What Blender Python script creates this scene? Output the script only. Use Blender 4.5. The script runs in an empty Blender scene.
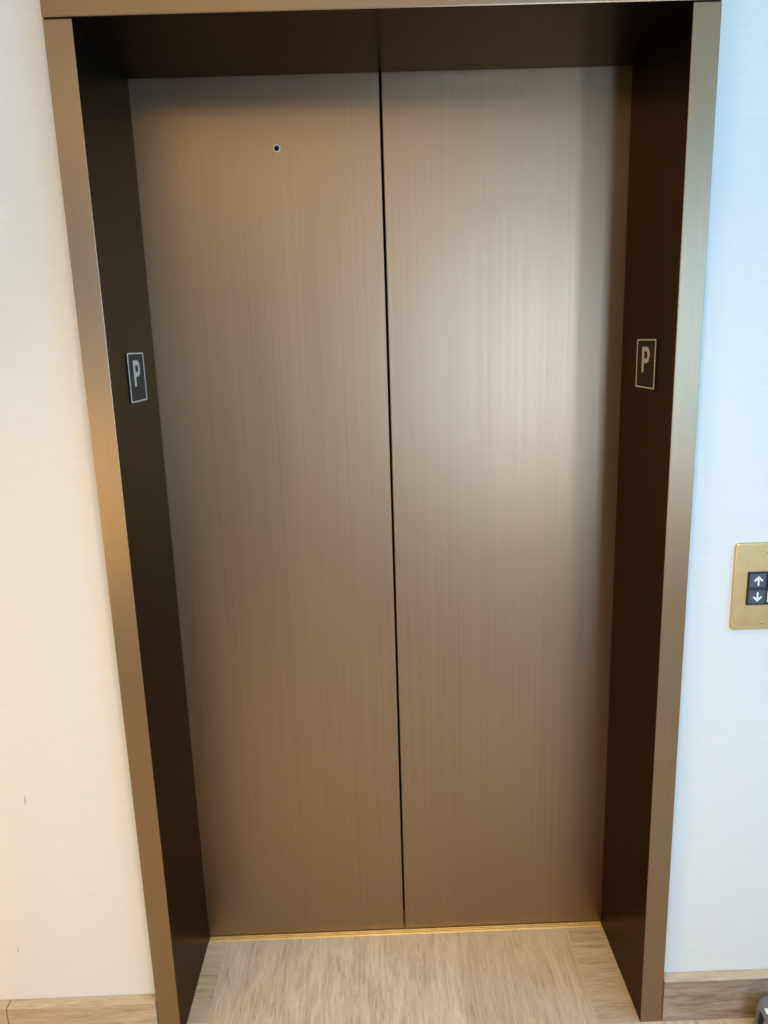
import bpy, bmesh, math
from mathutils import Vector, Matrix

S = bpy.context.scene
COL = S.collection
PI = math.pi

# ------------------------------------------------------------------ measures
HALF = 0.5335          # half the clear opening
H = 2.1231             # clear height
FW = 0.050             # face width of the door frame
D = 0.3075             # depth of the reveal (frame face -> door panels)
WY = 0.026             # wall surface behind the frame face
BBZ = 0.1098           # baseboard height
XL, XR, YB, CZ = -2.3, 2.4, -4.3, 2.62   # the lobby

def srgb(r, g, b):
    f = lambda c: (c / 12.92 if c <= 0.04045 else ((c + 0.055) / 1.055) ** 2.4)
    return (f(r / 255), f(g / 255), f(b / 255), 1)

# ------------------------------------------------------------------ materials
class NT:
    def __init__(s, name):
        s.m = bpy.data.materials.new(name); s.m.use_nodes = True
        s.t = s.m.node_tree; s.t.nodes.clear()
        s.out = s.n('ShaderNodeOutputMaterial')
    def n(s, kind, **kw):
        nd = s.t.nodes.new(kind)
        for k, v in kw.items():
            if k.startswith('_'): setattr(nd, k[1:], v)
        return nd
    def l(s, a, b): s.t.links.new(a, b)
    def put(s, sock, v):
        if isinstance(v, bpy.types.NodeSocket): s.l(v, sock)
        else: sock.default_value = v
    def math(s, op, a, b=0.0, c=0.0, clamp=False):
        nd = s.n('ShaderNodeMath'); nd.operation = op; nd.use_clamp = clamp
        for i, v in enumerate((a, b, c)): s.put(nd.inputs[i], v)
        return nd.outputs[0]
    def mix(s, f, a, b, blend='MIX'):
        nd = s.n('ShaderNodeMix'); nd.data_type = 'RGBA'; nd.blend_type = blend
        s.put(nd.inputs[0], f); s.put(nd.inputs[6], a); s.put(nd.inputs[7], b)
        return nd.outputs[2]
    def coords(s):
        tc = s.n('ShaderNodeTexCoord'); return tc.outputs['Object']
    def xyz(s, v):
        nd = s.n('ShaderNodeSeparateXYZ'); s.l(v, nd.inputs[0]); return nd.outputs
    def comb(s, x, y, z):
        nd = s.n('ShaderNodeCombineXYZ')
        for i, v in enumerate((x, y, z)): s.put(nd.inputs[i], v)
        return nd.outputs[0]
    def scale(s, v, sc):
        nd = s.n('ShaderNodeVectorMath'); nd.operation = 'MULTIPLY'
        s.l(v, nd.inputs[0]); nd.inputs[1].default_value = sc; return nd.outputs[0]
    def noise(s, v, scale=1, detail=4, rough=.5, dist=0.0):
        nd = s.n('ShaderNodeTexNoise'); s.l(v, nd.inputs['Vector'])
        nd.inputs['Scale'].default_value = scale; nd.inputs['Detail'].default_value = detail
        nd.inputs['Roughness'].default_value = rough; nd.inputs['Distortion'].default_value = dist
        return nd.outputs[0]
    def ramp(s, f, stops):
        nd = s.n('ShaderNodeValToRGB'); s.l(f, nd.inputs[0]); e = nd.color_ramp.elements
        while len(e) < len(stops): e.new(.5)
        for el, (p, c) in zip(e, stops): el.position = p; el.color = c
        return nd.outputs[0]
    def rng(s, f, a, b, c, d):
        nd = s.n('ShaderNodeMapRange'); s.l(f, nd.inputs[0])
        for i, v in enumerate((a, b, c, d)): nd.inputs[i + 1].default_value = v
        return nd.outputs[0]
    def bump(s, h, strength=.2, dist=.001):
        nd = s.n('ShaderNodeBump'); s.l(h, nd.inputs['Height'])
        nd.inputs['Strength'].default_value = strength; nd.inputs['Distance'].default_value = dist
        return nd.outputs[0]
    def bsdf(s, color, rough=.5, metal=0.0, normal=None, aniso=0.0, tangent=None, spec=.5, coat=0.0, tint=(1, 1, 1, 1)):
        p = s.n('ShaderNodeBsdfPrincipled')
        s.put(p.inputs['Base Color'], color); s.put(p.inputs['Roughness'], rough)
        s.put(p.inputs['Metallic'], metal); s.put(p.inputs['Specular IOR Level'], spec)
        s.put(p.inputs['Specular Tint'], tint); s.put(p.inputs['Anisotropic'], aniso); s.put(p.inputs['Coat Weight'], coat)
        if normal is not None: s.l(normal, p.inputs['Normal'])
        if tangent is not None: s.l(tangent, p.inputs['Tangent'])
        s.l(p.outputs[0], s.out.inputs[0])
        return p

def brushed(name, base, rough=.33, aniso=.5, vary=.16, axis='z', tint=(1, 1, 1, 1), along=None):
    """bronze sheet with a fine grain running along one axis"""
    t = NT(name); c = t.coords()
    k = {'z': ((330, 330, .9), (90, 90, .5)), 'x': ((.9, 330, 330), (.5, 90, 90))}[axis]
    fine = t.noise(t.scale(c, k[0]), 1, 3, .6)
    broad = t.noise(t.scale(c, k[1]), 1, 3, .6)
    f = t.math('ADD', t.math('MULTIPLY', fine, .65), t.math('MULTIPLY', broad, .35))
    f = t.rng(f, .3, .7, 0, 1)
    dark = tuple(v * (1 - vary) for v in base[:3]) + (1,)
    lite = tuple(min(1, v * (1 + vary)) for v in base[:3]) + (1,)
    col = t.mix(f, dark, lite)
    r = t.rng(fine, .3, .7, rough - .03, rough + .035)
    tan = t.comb(*(along or ((1, 0, 0) if axis == 'z' else (0, 0, 1))))
    t.bsdf(col, r, 1.0, None, aniso, tan, tint=tint)
    return t.m

def plain(name, col, rough=.5, metal=0.0, spec=.5, grain=.04, scale=60, coat=0.0):
    t = NT(name); c = t.coords()
    n = t.noise(c, scale, 3)
    a = tuple(v * (1 - grain) for v in col[:3]) + (1,); b = tuple(min(1, v * (1 + grain)) for v in col[:3]) + (1,)
    t.bsdf(t.mix(n, a, b), t.rng(n, .2, .8, max(.02, rough - .04), rough + .04), metal, None, spec=spec, coat=coat)
    return t.m

def wallpaper(name, col, weave=.035):
    """vinyl wallcovering with a faint horizontal linen weave and a few scuffs"""
    t = NT(name); c = t.coords()
    h = t.noise(t.scale(c, (14, 14, 420)), 1, 3, .65)
    v = t.noise(t.scale(c, (420, 420, 9)), 1, 2, .6)
    big = t.noise(c, 2.2, 2)
    f = t.math('ADD', t.math('MULTIPLY', h, .75), t.math('MULTIPLY', v, .25))
    f = t.rng(f, .3, .7, 0, 1)
    a = tuple(x * (1 - weave) for x in col[:3]) + (1,); b = tuple(min(1, x * (1 + weave)) for x in col[:3]) + (1,)
    cc = t.mix(f, a, b)
    cc = t.mix(t.rng(big, .35, .65, 0, .05), cc, srgb(205, 196, 184))
    x, y, z = t.xyz(c)
    for (sx, sz, w, hh) in ((-.8248, .6228, .0022, .013), (-.8916, .2426, .0018, .008)):
        dx = t.math('DIVIDE', t.math('SUBTRACT', x, sx), w); dz = t.math('DIVIDE', t.math('SUBTRACT', z, sz), hh)
        r2 = t.math('ADD', t.math('MULTIPLY', dx, dx), t.math('MULTIPLY', dz, dz))
        k = t.math('SUBTRACT', 1, r2, clamp=True)
        cc = t.mix(t.math('MULTIPLY', k, .55), cc, srgb(120, 100, 80))
    t.bsdf(cc, .6, 0, t.bump(f, .12, .0008), spec=.3)
    return t.m

def wood_grain(t, v, light, mid, dark):
    """v runs along the grain in y"""
    g1 = t.noise(t.scale(v, (75, 7, 75)), 1, 6, .7, 1.4)
    g2 = t.noise(t.scale(v, (260, 34, 260)), 1, 4, .7, .8)
    g3 = t.noise(t.scale(v, (16, 3.2, 16)), 1, 6, .65, 1.8)
    f = t.math('ADD', t.math('ADD', t.math('MULTIPLY', g1, .40), t.math('MULTIPLY', g2, .25)), t.math('MULTIPLY', g3, .35))
    g4 = t.noise(t.scale(v, (95, 2.6, 95)), 1, 3, .55, .5)
    ln = t.math('SUBTRACT', 1, t.math('MULTIPLY', t.math('ABSOLUTE', t.math('SUBTRACT', g4, .5)), 26), clamp=True)
    f = t.math('SUBTRACT', f, t.math('MULTIPLY', ln, .055))
    return t.ramp(f, ((.36, dark), (.47, mid), (.56, light), (.68, tuple(min(1, c * 1.08) for c in light[:3]) + (1,)))), f

WL, WM, WD = srgb(226, 206, 180), srgb(210, 188, 161), srgb(178, 154, 127)

def floor_mat():
    """wood-look plank tile: planks run into the lift, a cross-laid border along each jamb"""
    t = NT('wood_plank_floor'); c = t.coords(); x, y, z = t.xyz(c)
    PW = .225
    u = t.math('DIVIDE', t.math('ADD', x, .095), PW)
    idx = t.math('FLOOR', u); fr = t.math('SUBTRACT', u, idx)
    # planks differ in tone and grain
    off = t.math('MULTIPLY', idx, 3.713)
    v1 = t.comb(t.math('ADD', x, off), t.math('ADD', y, t.math('MULTIPLY', idx, 1.37)), off)
    col1, f1 = wood_grain(t, v1, WL, WM, WD)
    tone = t.math('FRACT', t.math('MULTIPLY', t.math('SINE', t.math('MULTIPLY', idx, 12.9898)), 43.75))
    col1 = t.mix(t.math('MULTIPLY', tone, .25), col1, srgb(172, 146, 116))
    # end joints, staggered plank by plank
    ey = t.math('DIVIDE', t.math('ADD', y, t.math('SUBTRACT', t.math('MULTIPLY', tone, .9), .60)), 1.2)
    e = t.math('SUBTRACT', t.math('ABSOLUTE', t.math('SUBTRACT', t.math('FRACT', ey), .5)), .4985)
    seam_e = t.math('GREATER_THAN', e, 0)
    seam_l = t.math('GREATER_THAN', t.math('ABSOLUTE', t.math('SUBTRACT', fr, .5)), .496)
    # border laid the other way
    inb = t.math('MULTIPLY', t.math('GREATER_THAN', t.math('ABSOLUTE', t.math('ADD', x, .024)), .461),
                 t.math('MULTIPLY', t.math('LESS_THAN', t.math('ABSOLUTE', x), HALF + .01), t.math('GREATER_THAN', y, 0.0)))
    bi = t.math('FLOOR', t.math('DIVIDE', t.math('ADD', y, .05), .098))
    sg = t.math('SIGN', x)
    v2 = t.comb(t.math('ADD', y, t.math('MULTIPLY', sg, 2.3)), t.math('ADD', x, t.math('MULTIPLY', bi, 2.17)), bi)
    col2, f2 = wood_grain(t, v2, srgb(222, 202, 176), srgb(206, 184, 157), srgb(166, 142, 114))
    tone2 = t.math('FRACT', t.math('MULTIPLY', t.math('SINE', t.math('ADD', t.math('MULTIPLY', bi, 7.13), sg)), 21.3))
    col2 = t.mix(t.math('MULTIPLY', tone2, .4), col2, srgb(158, 132, 104))
    seam_b = t.math('GREATER_THAN', t.math('ABSOLUTE', t.math('SUBTRACT', t.math('ABSOLUTE', t.math('ADD', x, .024)), .461)), .0012)
    col = t.mix(inb, col1, col2)
    sm = t.math('MULTIPLY', t.math('MAXIMUM', seam_e, seam_l), t.math('SUBTRACT', 1, inb))
    col = t.mix(t.math('MULTIPLY', sm, .55), col, srgb(214, 194, 168))
    # dust along the sill
    dn = t.noise(c, 160, 4, .7)
    dk = t.math('MULTIPLY', t.rng(y, D - .045, D - .014, 0, 1), t.rng(dn, .42, .62, 0, .6))
    col = t.mix(dk, col, srgb(196, 184, 170))
    f = t.mix(inb, f1, f2)
    t.bsdf(col, t.rng(dn, .2, .8, .42, .56), 0, t.bump(f, .25, .0008), spec=.4)
    return t.m

def base_mat(shift, tint):
    t = NT('wood_plank_baseboard'); c = t.coords(); x, y, z = t.xyz(c)
    v = t.comb(t.math('ADD', t.math('ADD', z, t.math('MULTIPLY', y, .7)), shift), x, shift)
    col, f = wood_grain(t, v, *tint)
    j = t.math('LESS_THAN', t.math('ABSOLUTE', t.math('SUBTRACT', t.math('FRACT', t.math('DIVIDE', t.math('ADD', x, .924), .9)), .5)), .4985)
    col = t.mix(t.math('SUBTRACT', 1, j), col, srgb(112, 92, 70))
    t.bsdf(col, .5, 0, t.bump(f, .3, .0008), spec=.35)
    return t.m

def glass_mat():
    t = NT('window_glass'); a = t.n('ShaderNodeBsdfTransparent'); g = t.n('ShaderNodeBsdfGlossy')
    g.inputs['Roughness'].default_value = .03
    lw = t.n('ShaderNodeLayerWeight'); lw.inputs[0].default_value = .25
    m = t.n('ShaderNodeMixShader'); t.l(t.math('MULTIPLY', lw.outputs['Fresnel'], .5), m.inputs[0])
    t.l(a.outputs[0], m.inputs[1]); t.l(g.outputs[0], m.inputs[2]); t.l(m.outputs[0], t.out.inputs[0])
    return t.m

BRONZE = (.350, .250, .156, 1)
BRONZE_SHADED = (.088, .072, .056, 1)  # same bronze darkened: shade of reveal and soffit put into the colour
M_door = brushed('brushed_bronze_door', BRONZE, .385, .22, .10)
M_frame = brushed('brushed_bronze_frame', BRONZE, .41, .72, .07)
M_head = brushed('brushed_bronze_header', BRONZE, .33, .3, .06, 'x')
M_reveal_shaded = brushed('brushed_bronze_reveal_shaded', BRONZE_SHADED, .30, .3, .05, tint=(.55, .50, .44, 1), along=(0, 1, 0))
M_soffit_shaded = brushed('brushed_bronze_soffit_shaded', BRONZE_SHADED, .30, .3, .05, 'x', tint=(.55, .50, .44, 1), along=(0, 1, 0))
M_brass = plain('satin_brass', (.69, .50, .24, 1), .36, 1.0)
M_sill = plain('worn_brass_sill', (.86, .62, .28, 1), .45, .75, grain=.2, scale=45)
M_black = plain('black_plastic', srgb(30, 30, 34), .45)
M_button = plain('charcoal_button', srgb(72, 78, 90), .4)
M_white = plain('white_marking', srgb(238, 240, 242), .5, grain=.01)
M_sign = plain('dark_sign_plate', srgb(26, 24, 22), .5, spec=.25)
M_silver = plain('silver_relief', srgb(205, 202, 194), .38, .35)
M_ring = plain('pale_keyhole_ring', srgb(232, 218, 196), .4, .3)
M_shadow = plain('dark_bore', srgb(10, 8, 6), .9)
M_wall = wallpaper('linen_wallcovering', srgb(224, 221, 214))
M_ceil = plain('ceiling_paint', srgb(236, 232, 224), .8)
M_floor = floor_mat()
M_bbl = base_mat(.31, (srgb(196, 172, 144), srgb(180, 154, 125), srgb(150, 124, 97)))
M_bbr = base_mat(2.17, (srgb(174, 152, 128), srgb(152, 131, 108), srgb(118, 98, 77)))
M_bbtop_lit = base_mat(.83, (srgb(208, 187, 161), srgb(194, 172, 145), srgb(162, 140, 115)))  # paler copy of the wood, light from above painted into the ledge
M_wframe = plain('window_paint', srgb(225, 225, 222), .5)
M_glass = glass_mat()
M_shaft = plain('shaft_dark', srgb(24, 20, 16), .8)

# ------------------------------------------------------------------ mesh helpers
def bm_box(bm, x0, x1, y0, y1, z0, z1, bevel=0.0, seg=2):
    b = bmesh.new()
    bmesh.ops.create_cube(b, size=1)
    for v in b.verts:
        v.co = Vector(((x0 + x1) / 2 + v.co.x * (x1 - x0), (y0 + y1) / 2 + v.co.y * (y1 - y0), (z0 + z1) / 2 + v.co.z * (z1 - z0)))
    if bevel: bmesh.ops.bevel(b, geom=b.edges[:], offset=bevel, segments=seg, profile=.5, affect='EDGES')
    merge(bm, b)

def merge(bm, b):
    me = bpy.data.meshes.new('tmp'); b.to_mesh(me); b.free(); bm.from_mesh(me); bpy.data.meshes.remove(me)

def prism(bm, pts, depth, bevel=0.0):
    """closed outline in (u, v), front face at w=0 turned to -w, back at w=depth"""
    b = bmesh.new()
    vs = [b.verts.new((u, 0, v)) for u, v in pts]
    f = b.faces.new(vs)
    r = bmesh.ops.extrude_face_region(b, geom=[f])
    for v in r['geom']:
        if isinstance(v, bmesh.types.BMVert): v.co.y += depth
    bmesh.ops.recalc_face_normals(b, faces=b.faces[:])
    if bevel:
        ed = [e for e in b.edges if all(abs(v.co.y) < 1e-7 for v in e.verts)]
        bmesh.ops.bevel(b, geom=ed, offset=bevel, segments=3, profile=.5, affect='EDGES')
    merge(bm, b)

def rrect(cx, cz, w, h, r, n=6):
    pts = []
    for (sx, sz, a0) in ((1, -1, -PI / 2), (1, 1, 0), (-1, 1, PI / 2), (-1, -1, PI)):
        for i in range(n + 1):
            a = a0 + PI / 2 * i / n
            pts.append((cx + sx * (w / 2 - r) + r * math.cos(a), cz + sz * (h / 2 - r) + r * math.sin(a)))
    return pts

def ring_prism(bm, outer, inner, y0, y1):
    b = bmesh.new(); n = len(outer)
    A = [b.verts.new((u, y0, v)) for u, v in outer]; B = [b.verts.new((u, y0, v)) for u, v in inner]
    A2 = [b.verts.new((u, y1, v)) for u, v in outer]; B2 = [b.verts.new((u, y1, v)) for u, v in inner]
    for i in range(n):
        j = (i + 1) % n
        b.faces.new((A[i], A[j], B[j], B[i])); b.faces.new((A2[j], A2[i], B2[i], B2[j]))
        b.faces.new((A[j], A[i], A2[i], A2[j])); b.faces.new((B[i], B[j], B2[j], B2[i]))
    bmesh.ops.recalc_face_normals(b, faces=b.faces[:])
    merge(bm, b)

def lathe(bm, prof, cx=0, cz=0, n=32):
    """profile of (radius, y) turned about the y axis"""
    b = bmesh.new(); rings = []
    for r, y in prof:
        rings.append([b.verts.new((cx + r * math.cos(2 * PI * i / n), y, cz + r * math.sin(2 * PI * i / n))) for i in range(n)])
    for a, c in zip(rings, rings[1:]):
        for i in range(n):
            j = (i + 1) % n; b.faces.new((a[i], a[j], c[j], c[i]))
    b.faces.new(rings[0]); b.faces.new(rings[-1])
    bmesh.ops.remove_doubles(b, verts=b.verts[:], dist=1e-6)
    bmesh.ops.recalc_face_normals(b, faces=b.faces[:])
    merge(bm, b)

def obj(name, bm, m, parent=None, smooth=False, label=None):
    me = bpy.data.meshes.new(name); bm.to_mesh(me); bm.free()
    me.materials.append(m)
    if smooth:
        for p in me.polygons: p.use_smooth = True
    o = bpy.data.objects.new(name, me); COL.objects.link(o)
    if parent: o.parent = parent
    if label: o['label'] = label
    return o

def struct(name, bm, m, parent=None):
    o = obj(name, bm, m, parent)
    if parent is None: o['kind'] = 'structure'
    return o

def thing(name, label, cat, loc=(0, 0, 0), rotz=0, group=None):
    o = bpy.data.objects.new(name, None); COL.objects.link(o)
    o.empty_display_size = .05; o.location = loc; o.rotation_euler = (0, 0, rotz)
    o['label'] = label; o['category'] = cat
    if group: o['group'] = group
    return o

def dup(root, loc, rotz, label, group=None):
    r = root.copy(); COL.objects.link(r); r.location = loc; r.rotation_euler = (0, 0, rotz); r['label'] = label
    if group: r['group'] = group
    for ch in list(root.children):
        c = ch.copy(); COL.objects.link(c); c.parent = r
        for g in list(ch.children):
            d = g.copy(); COL.objects.link(d); d.parent = c
    return r

# ------------------------------------------------------------------ the room
OX = HALF + FW          # half the wall opening
OZ = H + .11            # top of the wall opening (behind the header)
TH = D + .002 - WY      # wall thickness, the doors slide behind it
for (x0, x1, z0) in ((XL - .15, -OX - .0004, 0), (OX + .0004, XR + .15, 0), (-OX - .0004, OX + .0004, OZ + .0004)):
    b = bmesh.new(); bm_box(b, x0, x1, WY, WY + TH, z0, CZ); struct('wall_front', b, M_wall)
b = bmesh.new(); bm_box(b, XL - .15, XR + .15, YB - .15, D + .3, -.1, 0); struct('floor', b, M_floor)
b = bmesh.new(); bm_box(b, XL - .15, XR + .15, YB - .15, D + .3, CZ, CZ + .1); struct('ceiling', b, M_ceil)
b = bmesh.new(); bm_box(b, XL - .15, XL, YB, WY, 0, CZ); struct('wall_left', b, M_wall)

def wall_with_hole(name, along, a0, a1, p0, p1, h0, h1, z0, z1):
    b = bmesh.new()
    def bx(u0, u1, zz0, zz1):
        if along == 'x': bm_box(b, u0, u1, p0, p1, zz0, zz1)
        else: bm_box(b, p0, p1, u0, u1, zz0, zz1)
    bx(a0, h0, 0, CZ); bx(h1, a1, 0, CZ); bx(h0, h1, 0, z0); bx(h0, h1, z1, CZ)
    return struct(name, b, M_wall)

def window(name, along, h0, h1, p, z0, z1, t=.05, bars=1):
    b = bmesh.new()
    def bx(bmx, u0, u1, q0, q1, a, c):
        if along == 'x': bm_box(bmx, u0, u1, q0, q1, a, c)
        else: bm_box(bmx, q0, q1, u0, u1, a, c)
    bx(b, h0, h0 + t, p - .03, p + .03, z0, z1); bx(b, h1 - t, h1, p - .03, p + .03, z0, z1)
    bx(b, h0 + t, h1 - t, p - .03, p + .03, z0, z0 + t); bx(b, h0 + t, h1 - t, p - .03, p + .03, z1 - t, z1)
    w = struct(name, b, M_wframe)
    g = bmesh.new(); bx(g, h0 + t, h1 - t, p - .003, p + .003, z0 + t, z1 - t)
    obj('pane', g, M_glass, w)
    return w

W1 = (.90, 1.32, .30, 2.40)       # back wall window: x0 x1 z0 z1
W3 = (1.86, 2.22, .95, 2.40)     # second back wall window, added to brighten the right jamb
W2 = (-2.2, -.55, .9, 2.45)     # right wall window: y0 y1 z0 z1
b = bmesh.new()
for (u0, u1, a, c) in ((XL - .15, W1[0], 0, CZ), (W1[1], W3[0], 0, CZ), (W3[1], XR + .15, 0, CZ),
                       (W1[0], W1[1], 0, W1[2]), (W1[0], W1[1], W1[3], CZ), (W3[0], W3[1], 0, W3[2]), (W3[0], W3[1], W3[3], CZ)):
    bm_box(b, u0, u1, YB - .15, YB, a, c)
struct('wall_back', b, M_wall)
window('window_added', 'x', W3[0], W3[1], YB - .08, W3[2], W3[3])
wall_with_hole('wall_right', 'y', YB, WY, XR, XR + .15, W2[0], W2[1], W2[2], W2[3])
window('window_1', 'x', W1[0], W1[1], YB - .08, W1[2], W1[3])
window('window_2', 'y', W2[0], W2[1], XR + .08, W2[2], W2[3])

def second(o, m, test):
    o.data.materials.append(m)
    for p in o.data.polygons:
        if test(p.normal): p.material_index = 1

# baseboards: wood-look tile, flush with the frame face
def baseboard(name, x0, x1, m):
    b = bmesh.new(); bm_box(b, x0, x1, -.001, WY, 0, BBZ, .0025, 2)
    o = struct(name, b, m); second(o, M_bbtop_lit, lambda n: n.z > .5)
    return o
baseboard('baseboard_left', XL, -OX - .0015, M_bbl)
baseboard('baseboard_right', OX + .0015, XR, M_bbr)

# ------------------------------------------------------------------ lift entrance
fr = thing('elevator', 'brushed bronze elevator entrance with two closed center-opening doors in a deep frame', 'elevator')
for s in (-1, 1):
    b = bmesh.new(); x0, x1 = sorted((s * HALF, s * OX))
    bm_box(b, x0, x1, 0, D + .002, 0, H, .0018, 2)
    o = obj('jamb', b, M_frame, fr); second(o, M_reveal_shaded, lambda n: abs(n.x) > .9)
b = bmesh.new(); bm_box(b, -OX - .0004, OX + .0004, -.0025, D + .002, H + .0006, OZ, .0028, 2)
o = obj('header', b, M_head, fr); second(o, M_soffit_shaded, lambda n: n.z < -.9)

SX = -.0032   # seam
GAP = .0022
def door(label, x0, x1):
    b = bmesh.new(); bm_box(b, x0, x1, D + .004, D + .036, .0065, H + .06, .0022, 3)
    return obj('sliding_door', b, M_door, fr, label=label)
dl = door('left bronze door panel with a small round keyhole near its top', -HALF - .03, SX - GAP)
dr = door('right bronze door panel with a bright daylight reflection', SX + GAP, HALF + .03)
kx, kz = -.2299, 1.9813
b = bmesh.new(); lathe(b, ((.0052, D + .0035), (.0055, D + .0018), (.0068, D + .0012), (.0082, D + .0022), (.0086, D + .0045)), kx, kz)
key = obj('keyhole_ring', b, M_ring, dl, True, 'pale ring around the keyhole')
b = bmesh.new(); lathe(b, ((.0001, D + .0016), (.0053, D + .0016), (.0053, D + .004)), kx, kz)
obj('keyhole', b, M_shadow, dl)

# hoistway lining behind the doors
b = bmesh.new()
bm_box(b, -1.3, 1.3, D + .08, D + .1, 0, 2.4)
bm_box(b, -1.3, 1.3, WY + TH, D + .08, 2.38, 2.4)
for s in (-1, 1): bm_box(b, s * 1.3 - .02 * (s > 0), s * 1.3 + .02 * (s < 0), WY + TH, D + .08, 0, 2.38)
o = struct('trim_1', b, M_shaft)

# sill
b = bmesh.new()
y0 = D - .012
bm_box(b, -HALF + .0005, HALF - .0005, y0, D + .06, .0002, .0022, .0006, 1)
for k in range(3):
    bm_box(b, -HALF + .002, HALF - .002, y0 + .0012 + k * .0062, y0 + .0056 + k * .0062, .0018, .0040, .0006, 1)
obj('sill', b, M_sill, fr, label='narrow grooved brass sill')

# ------------------------------------------------------------------ P signs on the jambs
def letter_P(w, h, st, n=12):
    """outline ring of a P: outer (ccw) and its counter"""
    bowl = h * .63; r = bowl / 2
    r1 = min(r, w * .55)
    out = [(0, 0), (st, 0), (st, h - bowl)]
    def arc(cx, cz, rx, rz, a0, a1): return [(cx + rx * math.cos(a0 + (a1 - a0) * i / n), cz + rz * math.sin(a0 + (a1 - a0) * i / n)) for i in range(n + 1)]
    out += arc(w - r1, h - r, r1, r, -PI / 2, PI / 2)
    out += [(0, h)]
    inn = [(st, h - bowl + st)] + arc(w - r1, h - r, max(r1 - st, .001), r - st, -PI / 2, PI / 2) + [(st, h - st)]
    return out, inn

def bm_letter(bm, ox, oz, w, h, st, y0, y1):
    out, inn = letter_P(w, h, st)
    b = bmesh.new()
    def loop(pts, y): return [b.verts.new((ox + u, y, oz + v)) for u, v in pts]
    for y in (y0, y1):
        A = loop(out, y); B = loop(inn, y)
        es = [b.edges.new((L[i], L[(i + 1) % len(L)])) for L in (A, B) for i in range(len(L))]
        bmesh.ops.triangle_fill(b, use_beauty=True, use_dissolve=False, edges=es)
        if y == y0: A0, B0 = A, B
        else:
            for P, Q in ((A0, A), (B0, B)):
                for i in range(len(P)):
                    j = (i + 1) % len(P); b.faces.new((P[i], P[j], Q[j], Q[i]))
    bmesh.ops.recalc_face_normals(b, faces=b.faces[:])
    merge(bm, b)

SW, SH, ST = .109, .101, .0030
def make_sign(label, loc, rz):
    # local frame: plate in x-z, front towards -y
    t = thing('floor_sign', label, 'sign', loc, rz)
    b = bmesh.new(); prism(b, rrect(0, 0, SW, SH, .003), ST, .0006)
    for v in b.verts: v.co.y -= ST
    obj('sign_plate', b, M_sign, t)
    b = bmesh.new(); ring_prism(b, rrect(0, 0, SW - .001, SH - .001, .003), rrect(0, 0, SW - .0078, SH - .0066, .0015), -ST - .0009, -ST + .0004)
    obj('border', b, M_silver, t, label='raised silver border')
    b = bmesh.new(); bm_letter(b, -.0205, -.0180, .041, .0525, .0096, -ST - .0011, -ST + .0004)
    obj('letter', b, M_silver, t, label='raised silver letter P')
    return t
sg = make_sign('square dark sign with silver P on the left inner jamb of the elevator', (-HALF, .1565, 1.5118), PI / 2)
dup(sg, (HALF, .1460, 1.5068), -PI / 2, 'square dark sign with silver P on the right inner jamb of the elevator')

# ------------------------------------------------------------------ call panel
PX, PZ = .7570, 1.0520
cp = thing('elevator_call_panel', 'brass elevator call plate with up and down arrow buttons on the right wall', 'call button panel', (PX, WY, PZ))
b = bmesh.new(); prism(b, rrect(0, 0, .1385, .187, .0085), .006, .0022)
for v in b.verts: v.co.y -= .006
obj('face_plate', b, M_brass, cp, False)
BT = -.006
b = bmesh.new(); prism(b, rrect(-.0042, -.0028, .0745, .0715, .0015), .004, .0005)
for v in b.verts: v.co.y += BT - .003
obj('button_housing', b, M_black, cp, label='black button housing')
def arrow(bm, cx, cz, up, y0, y1, L=.0205, hw=.0095, st=.0036):
    s = 1 if up else -1
    def q(pts):
        pts = [(cx + u, cz + s * v) for u, v in pts]
        prism_at(bm, pts if s > 0 else pts[::-1], y0, y1)
    top = L / 2; k = st * .72
    q([(-st / 2, -L / 2), (st / 2, -L / 2), (st / 2, top - .004), (-st / 2, top - .004)])
    q([(0, top), (-hw, top - hw), (-hw + k, top - hw - k), (0, top - 2 * k), (hw - k, top - hw - k), (hw, top - hw)])
def prism_at(bm, pts, y0, y1):
    b2 = bmesh.new(); prism(b2, pts, y1 - y0)
    for v in b2.verts: v.co.y += y0
    merge(bm, b2)
BX, BW, BH = -.0222, .0335, .0285
for (nm, cz, up, lab) in (('call_button', .0144, True, 'upper button with a white up arrow'), ('call_button', -.0200, False, 'lower button with a white down arrow')):
    b = bmesh.new(); prism(b, rrect(BX, cz, BW, BH, .0012), .004, .0006)
    for v in b.verts: v.co.y += BT - .0048
    o = obj(nm, b, M_button, cp, label=lab)
    b = bmesh.new(); arrow(b, BX + .0015, cz + (.0003 if up else -.0003), up, BT - .0053, BT - .0046)
    obj('arrow', b, M_white, o)
b = bmesh.new(); prism(b, rrect(.0143, .0144, .0325, BH, .0012), .004, .0006)
for v in b.verts: v.co.y += BT - .0045
obj('indicator_window', b, M_black, cp)
b = bmesh.new(); prism(b, rrect(.0158, -.0208, .0305, .0240, .0010), .004, .0004)
for v in b.verts: v.co.y += BT - .0045
obj('marker_tile', b, M_white, cp, label='white tile in the lower right of the buttons')
for (zx, zz) in ((-.0045, .0743), (-.0045, -.0785)):
    b = bmesh.new(); lathe(b, ((.0001, BT - .0010), (.0022, BT - .0010), (.0033, BT - .0002), (.0034, BT + .0015)), zx, zz, 20)
    sc = obj('screw', b, M_brass, cp, True)
    b = bmesh.new(); bm_box(b, zx - .0028, zx + .0028, BT - .0012, BT - .0006, zz - .0005, zz + .0005)
    obj('slot', b, M_shadow, sc)

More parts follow.
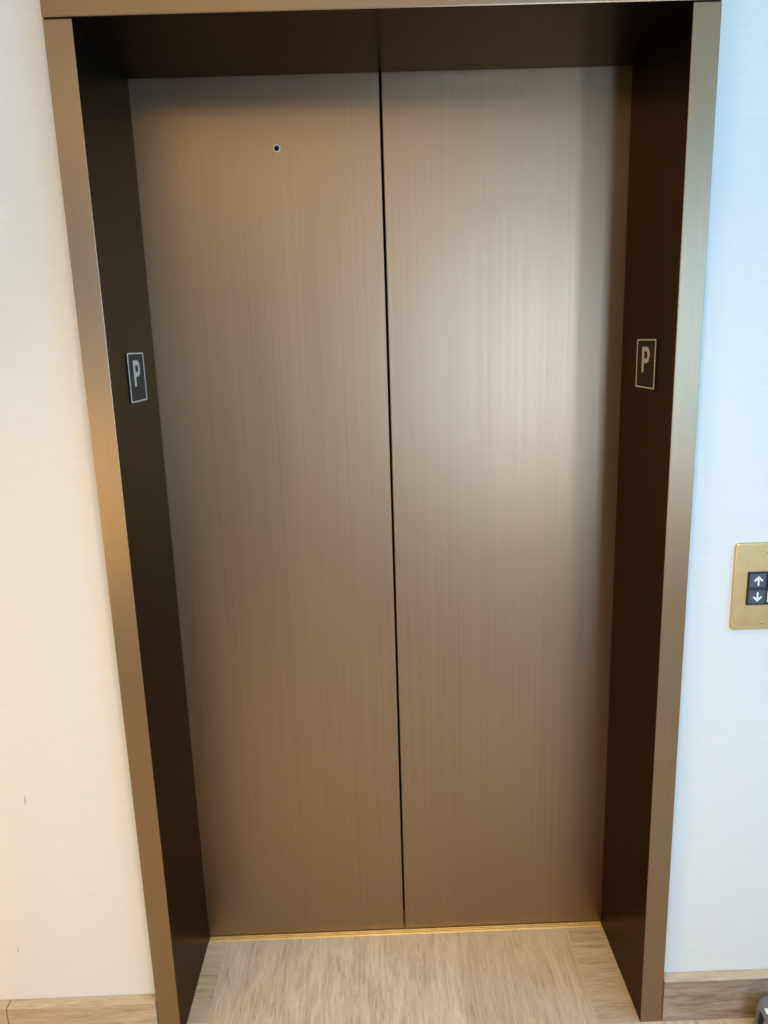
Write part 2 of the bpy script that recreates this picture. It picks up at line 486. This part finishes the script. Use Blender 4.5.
# ------------------------------------------------------------------ grey shoe by the right baseboard
def fabric(name, col):
    t = NT(name); c = t.coords()
    n = t.noise(c, 700, 2); w = t.noise(t.scale(c, (500, 500, 900)), 1, 2)
    t.bsdf(t.mix(w, tuple(v * .8 for v in col[:3]) + (1,), tuple(min(1, v * 1.2) for v in col[:3]) + (1,)), .85, 0, t.bump(n, .4, .001))
    return t.m
M_knit = fabric('grey_knit', srgb(112, 114, 118))
M_rubber = plain('lilac_grey_rubber', srgb(150, 140, 140), .6)
M_blk = plain('black_overlay', srgb(14, 12, 14), .6)
M_highlight = plain('white_highlight', srgb(225, 225, 228), .8)
def shoe_point(u, a, L, Wd, hs, z0, grow=0.0):
    """surface of the lofted shoe: u from heel (0) to toe (1), a round the section"""
    wid = (Wd / 2) * min(1, (u / .10)) ** .45 * (.74 + .26 * min(1, max(0, (u - .2) / .45)))
    wid *= min(1, max(0, (1 - u)) / .18) ** .5
    wid += .0008 + grow
    ca, sa = math.cos(a), math.sin(a); hh = hs(u)
    return Vector((u * L, math.copysign(abs(ca) ** .55, ca) * wid, z0 + (hh - z0) * (.5 + .5 * math.copysign(abs(sa) ** .5, sa))))
def shoe_shape(L, Wd, hs, z0, grow=0.0, nseg=36, nr=32):
    b = bmesh.new(); rings = []
    for i in range(nseg + 1):
        u = (1 - math.cos(i / nseg * PI)) / 2
        rings.append([b.verts.new(shoe_point(u, 2 * PI * k / nr, L, Wd, hs, z0, grow)) for k in range(nr)])
    for A, B in zip(rings, rings[1:]):
        for k in range(nr):
            j = (k + 1) % nr; b.faces.new((A[k], A[j], B[j], B[k]))
    b.faces.new(rings[0]); b.faces.new(rings[-1])
    bmesh.ops.recalc_face_normals(b, faces=b.faces[:])
    return b
def lerp(tab, u):
    for (a, x), (c, y) in zip(tab, tab[1:]):
        if u <= c: return x + (y - x) * (u - a) / (c - a)
    return tab[-1][1]
UP = ((0, .078), (.04, .087), (.12, .089), (.25, .080), (.4, .092), (.6, .075), (.8, .056), (.95, .046), (1, .030))
up_h = lambda u: lerp(UP, u)
def shoe_patch(outline, L, Wd, hs, z0, off, n=10):
    """a small overlay that follows the shoe surface; outline is a quad of (u, a)"""
    b = bmesh.new(); g = []
    (u0, a0), (u1, a1), (u2, a2), (u3, a3) = outline
    for i in range(n + 1):
        row = []
        for k in range(n + 1):
            s, t = i / n, k / n
            u = (1 - s) * ((1 - t) * u0 + t * u1) + s * ((1 - t) * u3 + t * u2)
            a = (1 - s) * ((1 - t) * a0 + t * a1) + s * ((1 - t) * a3 + t * a2)
            p = shoe_point(u, a, L, Wd, hs, z0); e = 1e-3
            n_ = (shoe_point(u + e, a, L, Wd, hs, z0) - p).cross(shoe_point(u, a + e, L, Wd, hs, z0) - p).normalized()
            if n_.dot(p - Vector((u * L, 0, (hs(u) + z0) / 2))) < 0: n_ = -n_
            row.append(b.verts.new(p + n_ * off))
        g.append(row)
    for i in range(n):
        for k in range(n): b.faces.new((g[i][k], g[i][k + 1], g[i + 1][k + 1], g[i + 1][k]))
    return b
SHOE = (.275, .092)
sh = thing('sports_shoe', 'grey and black sports shoe on the floor at the right baseboard', 'shoe', (.779, -.050, 0), 0)
obj('shoe_upper', shoe_shape(*SHOE, up_h, .010), M_knit, sh, True)
sole = obj('shoe_sole', shoe_shape(.283, .096, lambda u: .024, 0.0, .003), M_rubber, sh, True)
sole.location.x = -.004
obj('heel_overlay', shoe_patch(((.0004, 3.12), (.006, 2.0), (.024, 2.85), (.011, 3.38)), *SHOE, up_h, .010, .0009), M_blk, sh, True, 'black diamond overlay on the heel')
obj('heel_highlight', shoe_patch(((.036, 1.75), (.060, 1.75), (.060, 2.3), (.036, 2.3)), *SHOE, up_h, .010, .0012), M_highlight, sh, True, 'white painted highlight on the heel')  # white patch paints a highlight onto the heel

# ------------------------------------------------------------------ light
def area(name, loc, target, sx, sy, power, col, spread=None):
    L = bpy.data.lights.new(name, 'AREA'); L.shape = 'RECTANGLE'; L.size = sx; L.size_y = sy
    L.energy = power; L.color = col
    if spread: L.spread = spread
    o = bpy.data.objects.new(name, L); COL.objects.link(o); o.location = loc
    o.rotation_euler = (Vector(target) - Vector(loc)).to_track_quat('-Z', 'Y').to_euler()
    return o
# daylight outside two windows, warm lamps inside, plus added fill lights
LIGHTS = [
    ('daylight_back', ((W1[0] + W1[1]) / 2, YB - .25, (W1[2] + W1[3]) / 2), ((W1[0] + W1[1]) / 2, 0, (W1[2] + W1[3]) / 2), W1[1] - W1[0], W1[3] - W1[2], 76, (0.44, 0.655, 1)),
    ('jamb_fill', ((W3[0] + W3[1]) / 2, YB - .25, (W3[2] + W3[3]) / 2), ((W3[0] + W3[1]) / 2, 0, (W3[2] + W3[3]) / 2), W3[1] - W3[0], W3[3] - W3[2], 46, (0.5, 0.68, 1)),  # fill behind the added window, lifts the right jamb face
    ('daylight_right', (XR + .25, (W2[0] + W2[1]) / 2, (W2[2] + W2[3]) / 2), (0, (W2[0] + W2[1]) / 2, (W2[2] + W2[3]) / 2), W2[1] - W2[0], W2[3] - W2[2], 64, (0.0, 0.49, 1)),
    ('floor_lamp', (-2.1, -1.5, .95), (-.9, 0, .7), .5, .9, 16.8, (1, 0.595, 0.09)),
    ('ceiling_lamp', (-.5, -2.6, CZ - .02), (-.5, -2.6, 0), 1.6, 1.6, 19, (1, 0.61, 0.12)),
    ('floor_fill', (.05, -.75, CZ - .02), (.05, -.1, 0), .2, .2, 4.9, (1, 0.785, 0.51), 1.4),  # unseen source, added to put more light on the floor
    ('low_fill', (1.2, -2.4, .9), (.9, 0, .5), .5, .6, 2.5, (1, 0.93, 0.78)),  # unseen source, added in place of warm bounce low on the right
]
for a in LIGHTS: area(*a)

w = bpy.data.worlds.new('World'); S.world = w; w.use_nodes = True
bg = w.node_tree.nodes['Background']; bg.inputs[0].default_value = (.45, .80, 1, 1); bg.inputs[1].default_value = .12

# ------------------------------------------------------------------ camera
cam = bpy.data.cameras.new('camera'); co = bpy.data.objects.new('camera', cam); COL.objects.link(co)
co.location = (-.044, -1.4514, 1.5663); co.rotation_mode = 'XYZ'; co.rotation_euler = (1.3504, .0307, -.0185)
cam.sensor_fit = 'VERTICAL'; cam.sensor_height = 24; cam.lens = 755.7 / 1024 * 24; cam.clip_start = .02
S.camera = co
S.view_settings.view_transform = 'Standard'; S.view_settings.look = 'None'; S.view_settings.exposure = 0.1
S.cycles.use_denoising = True; S.cycles.max_bounces = 10; S.cycles.glossy_bounces = 6; S.cycles.diffuse_bounces = 5; S.cycles.sample_clamp_indirect = 6
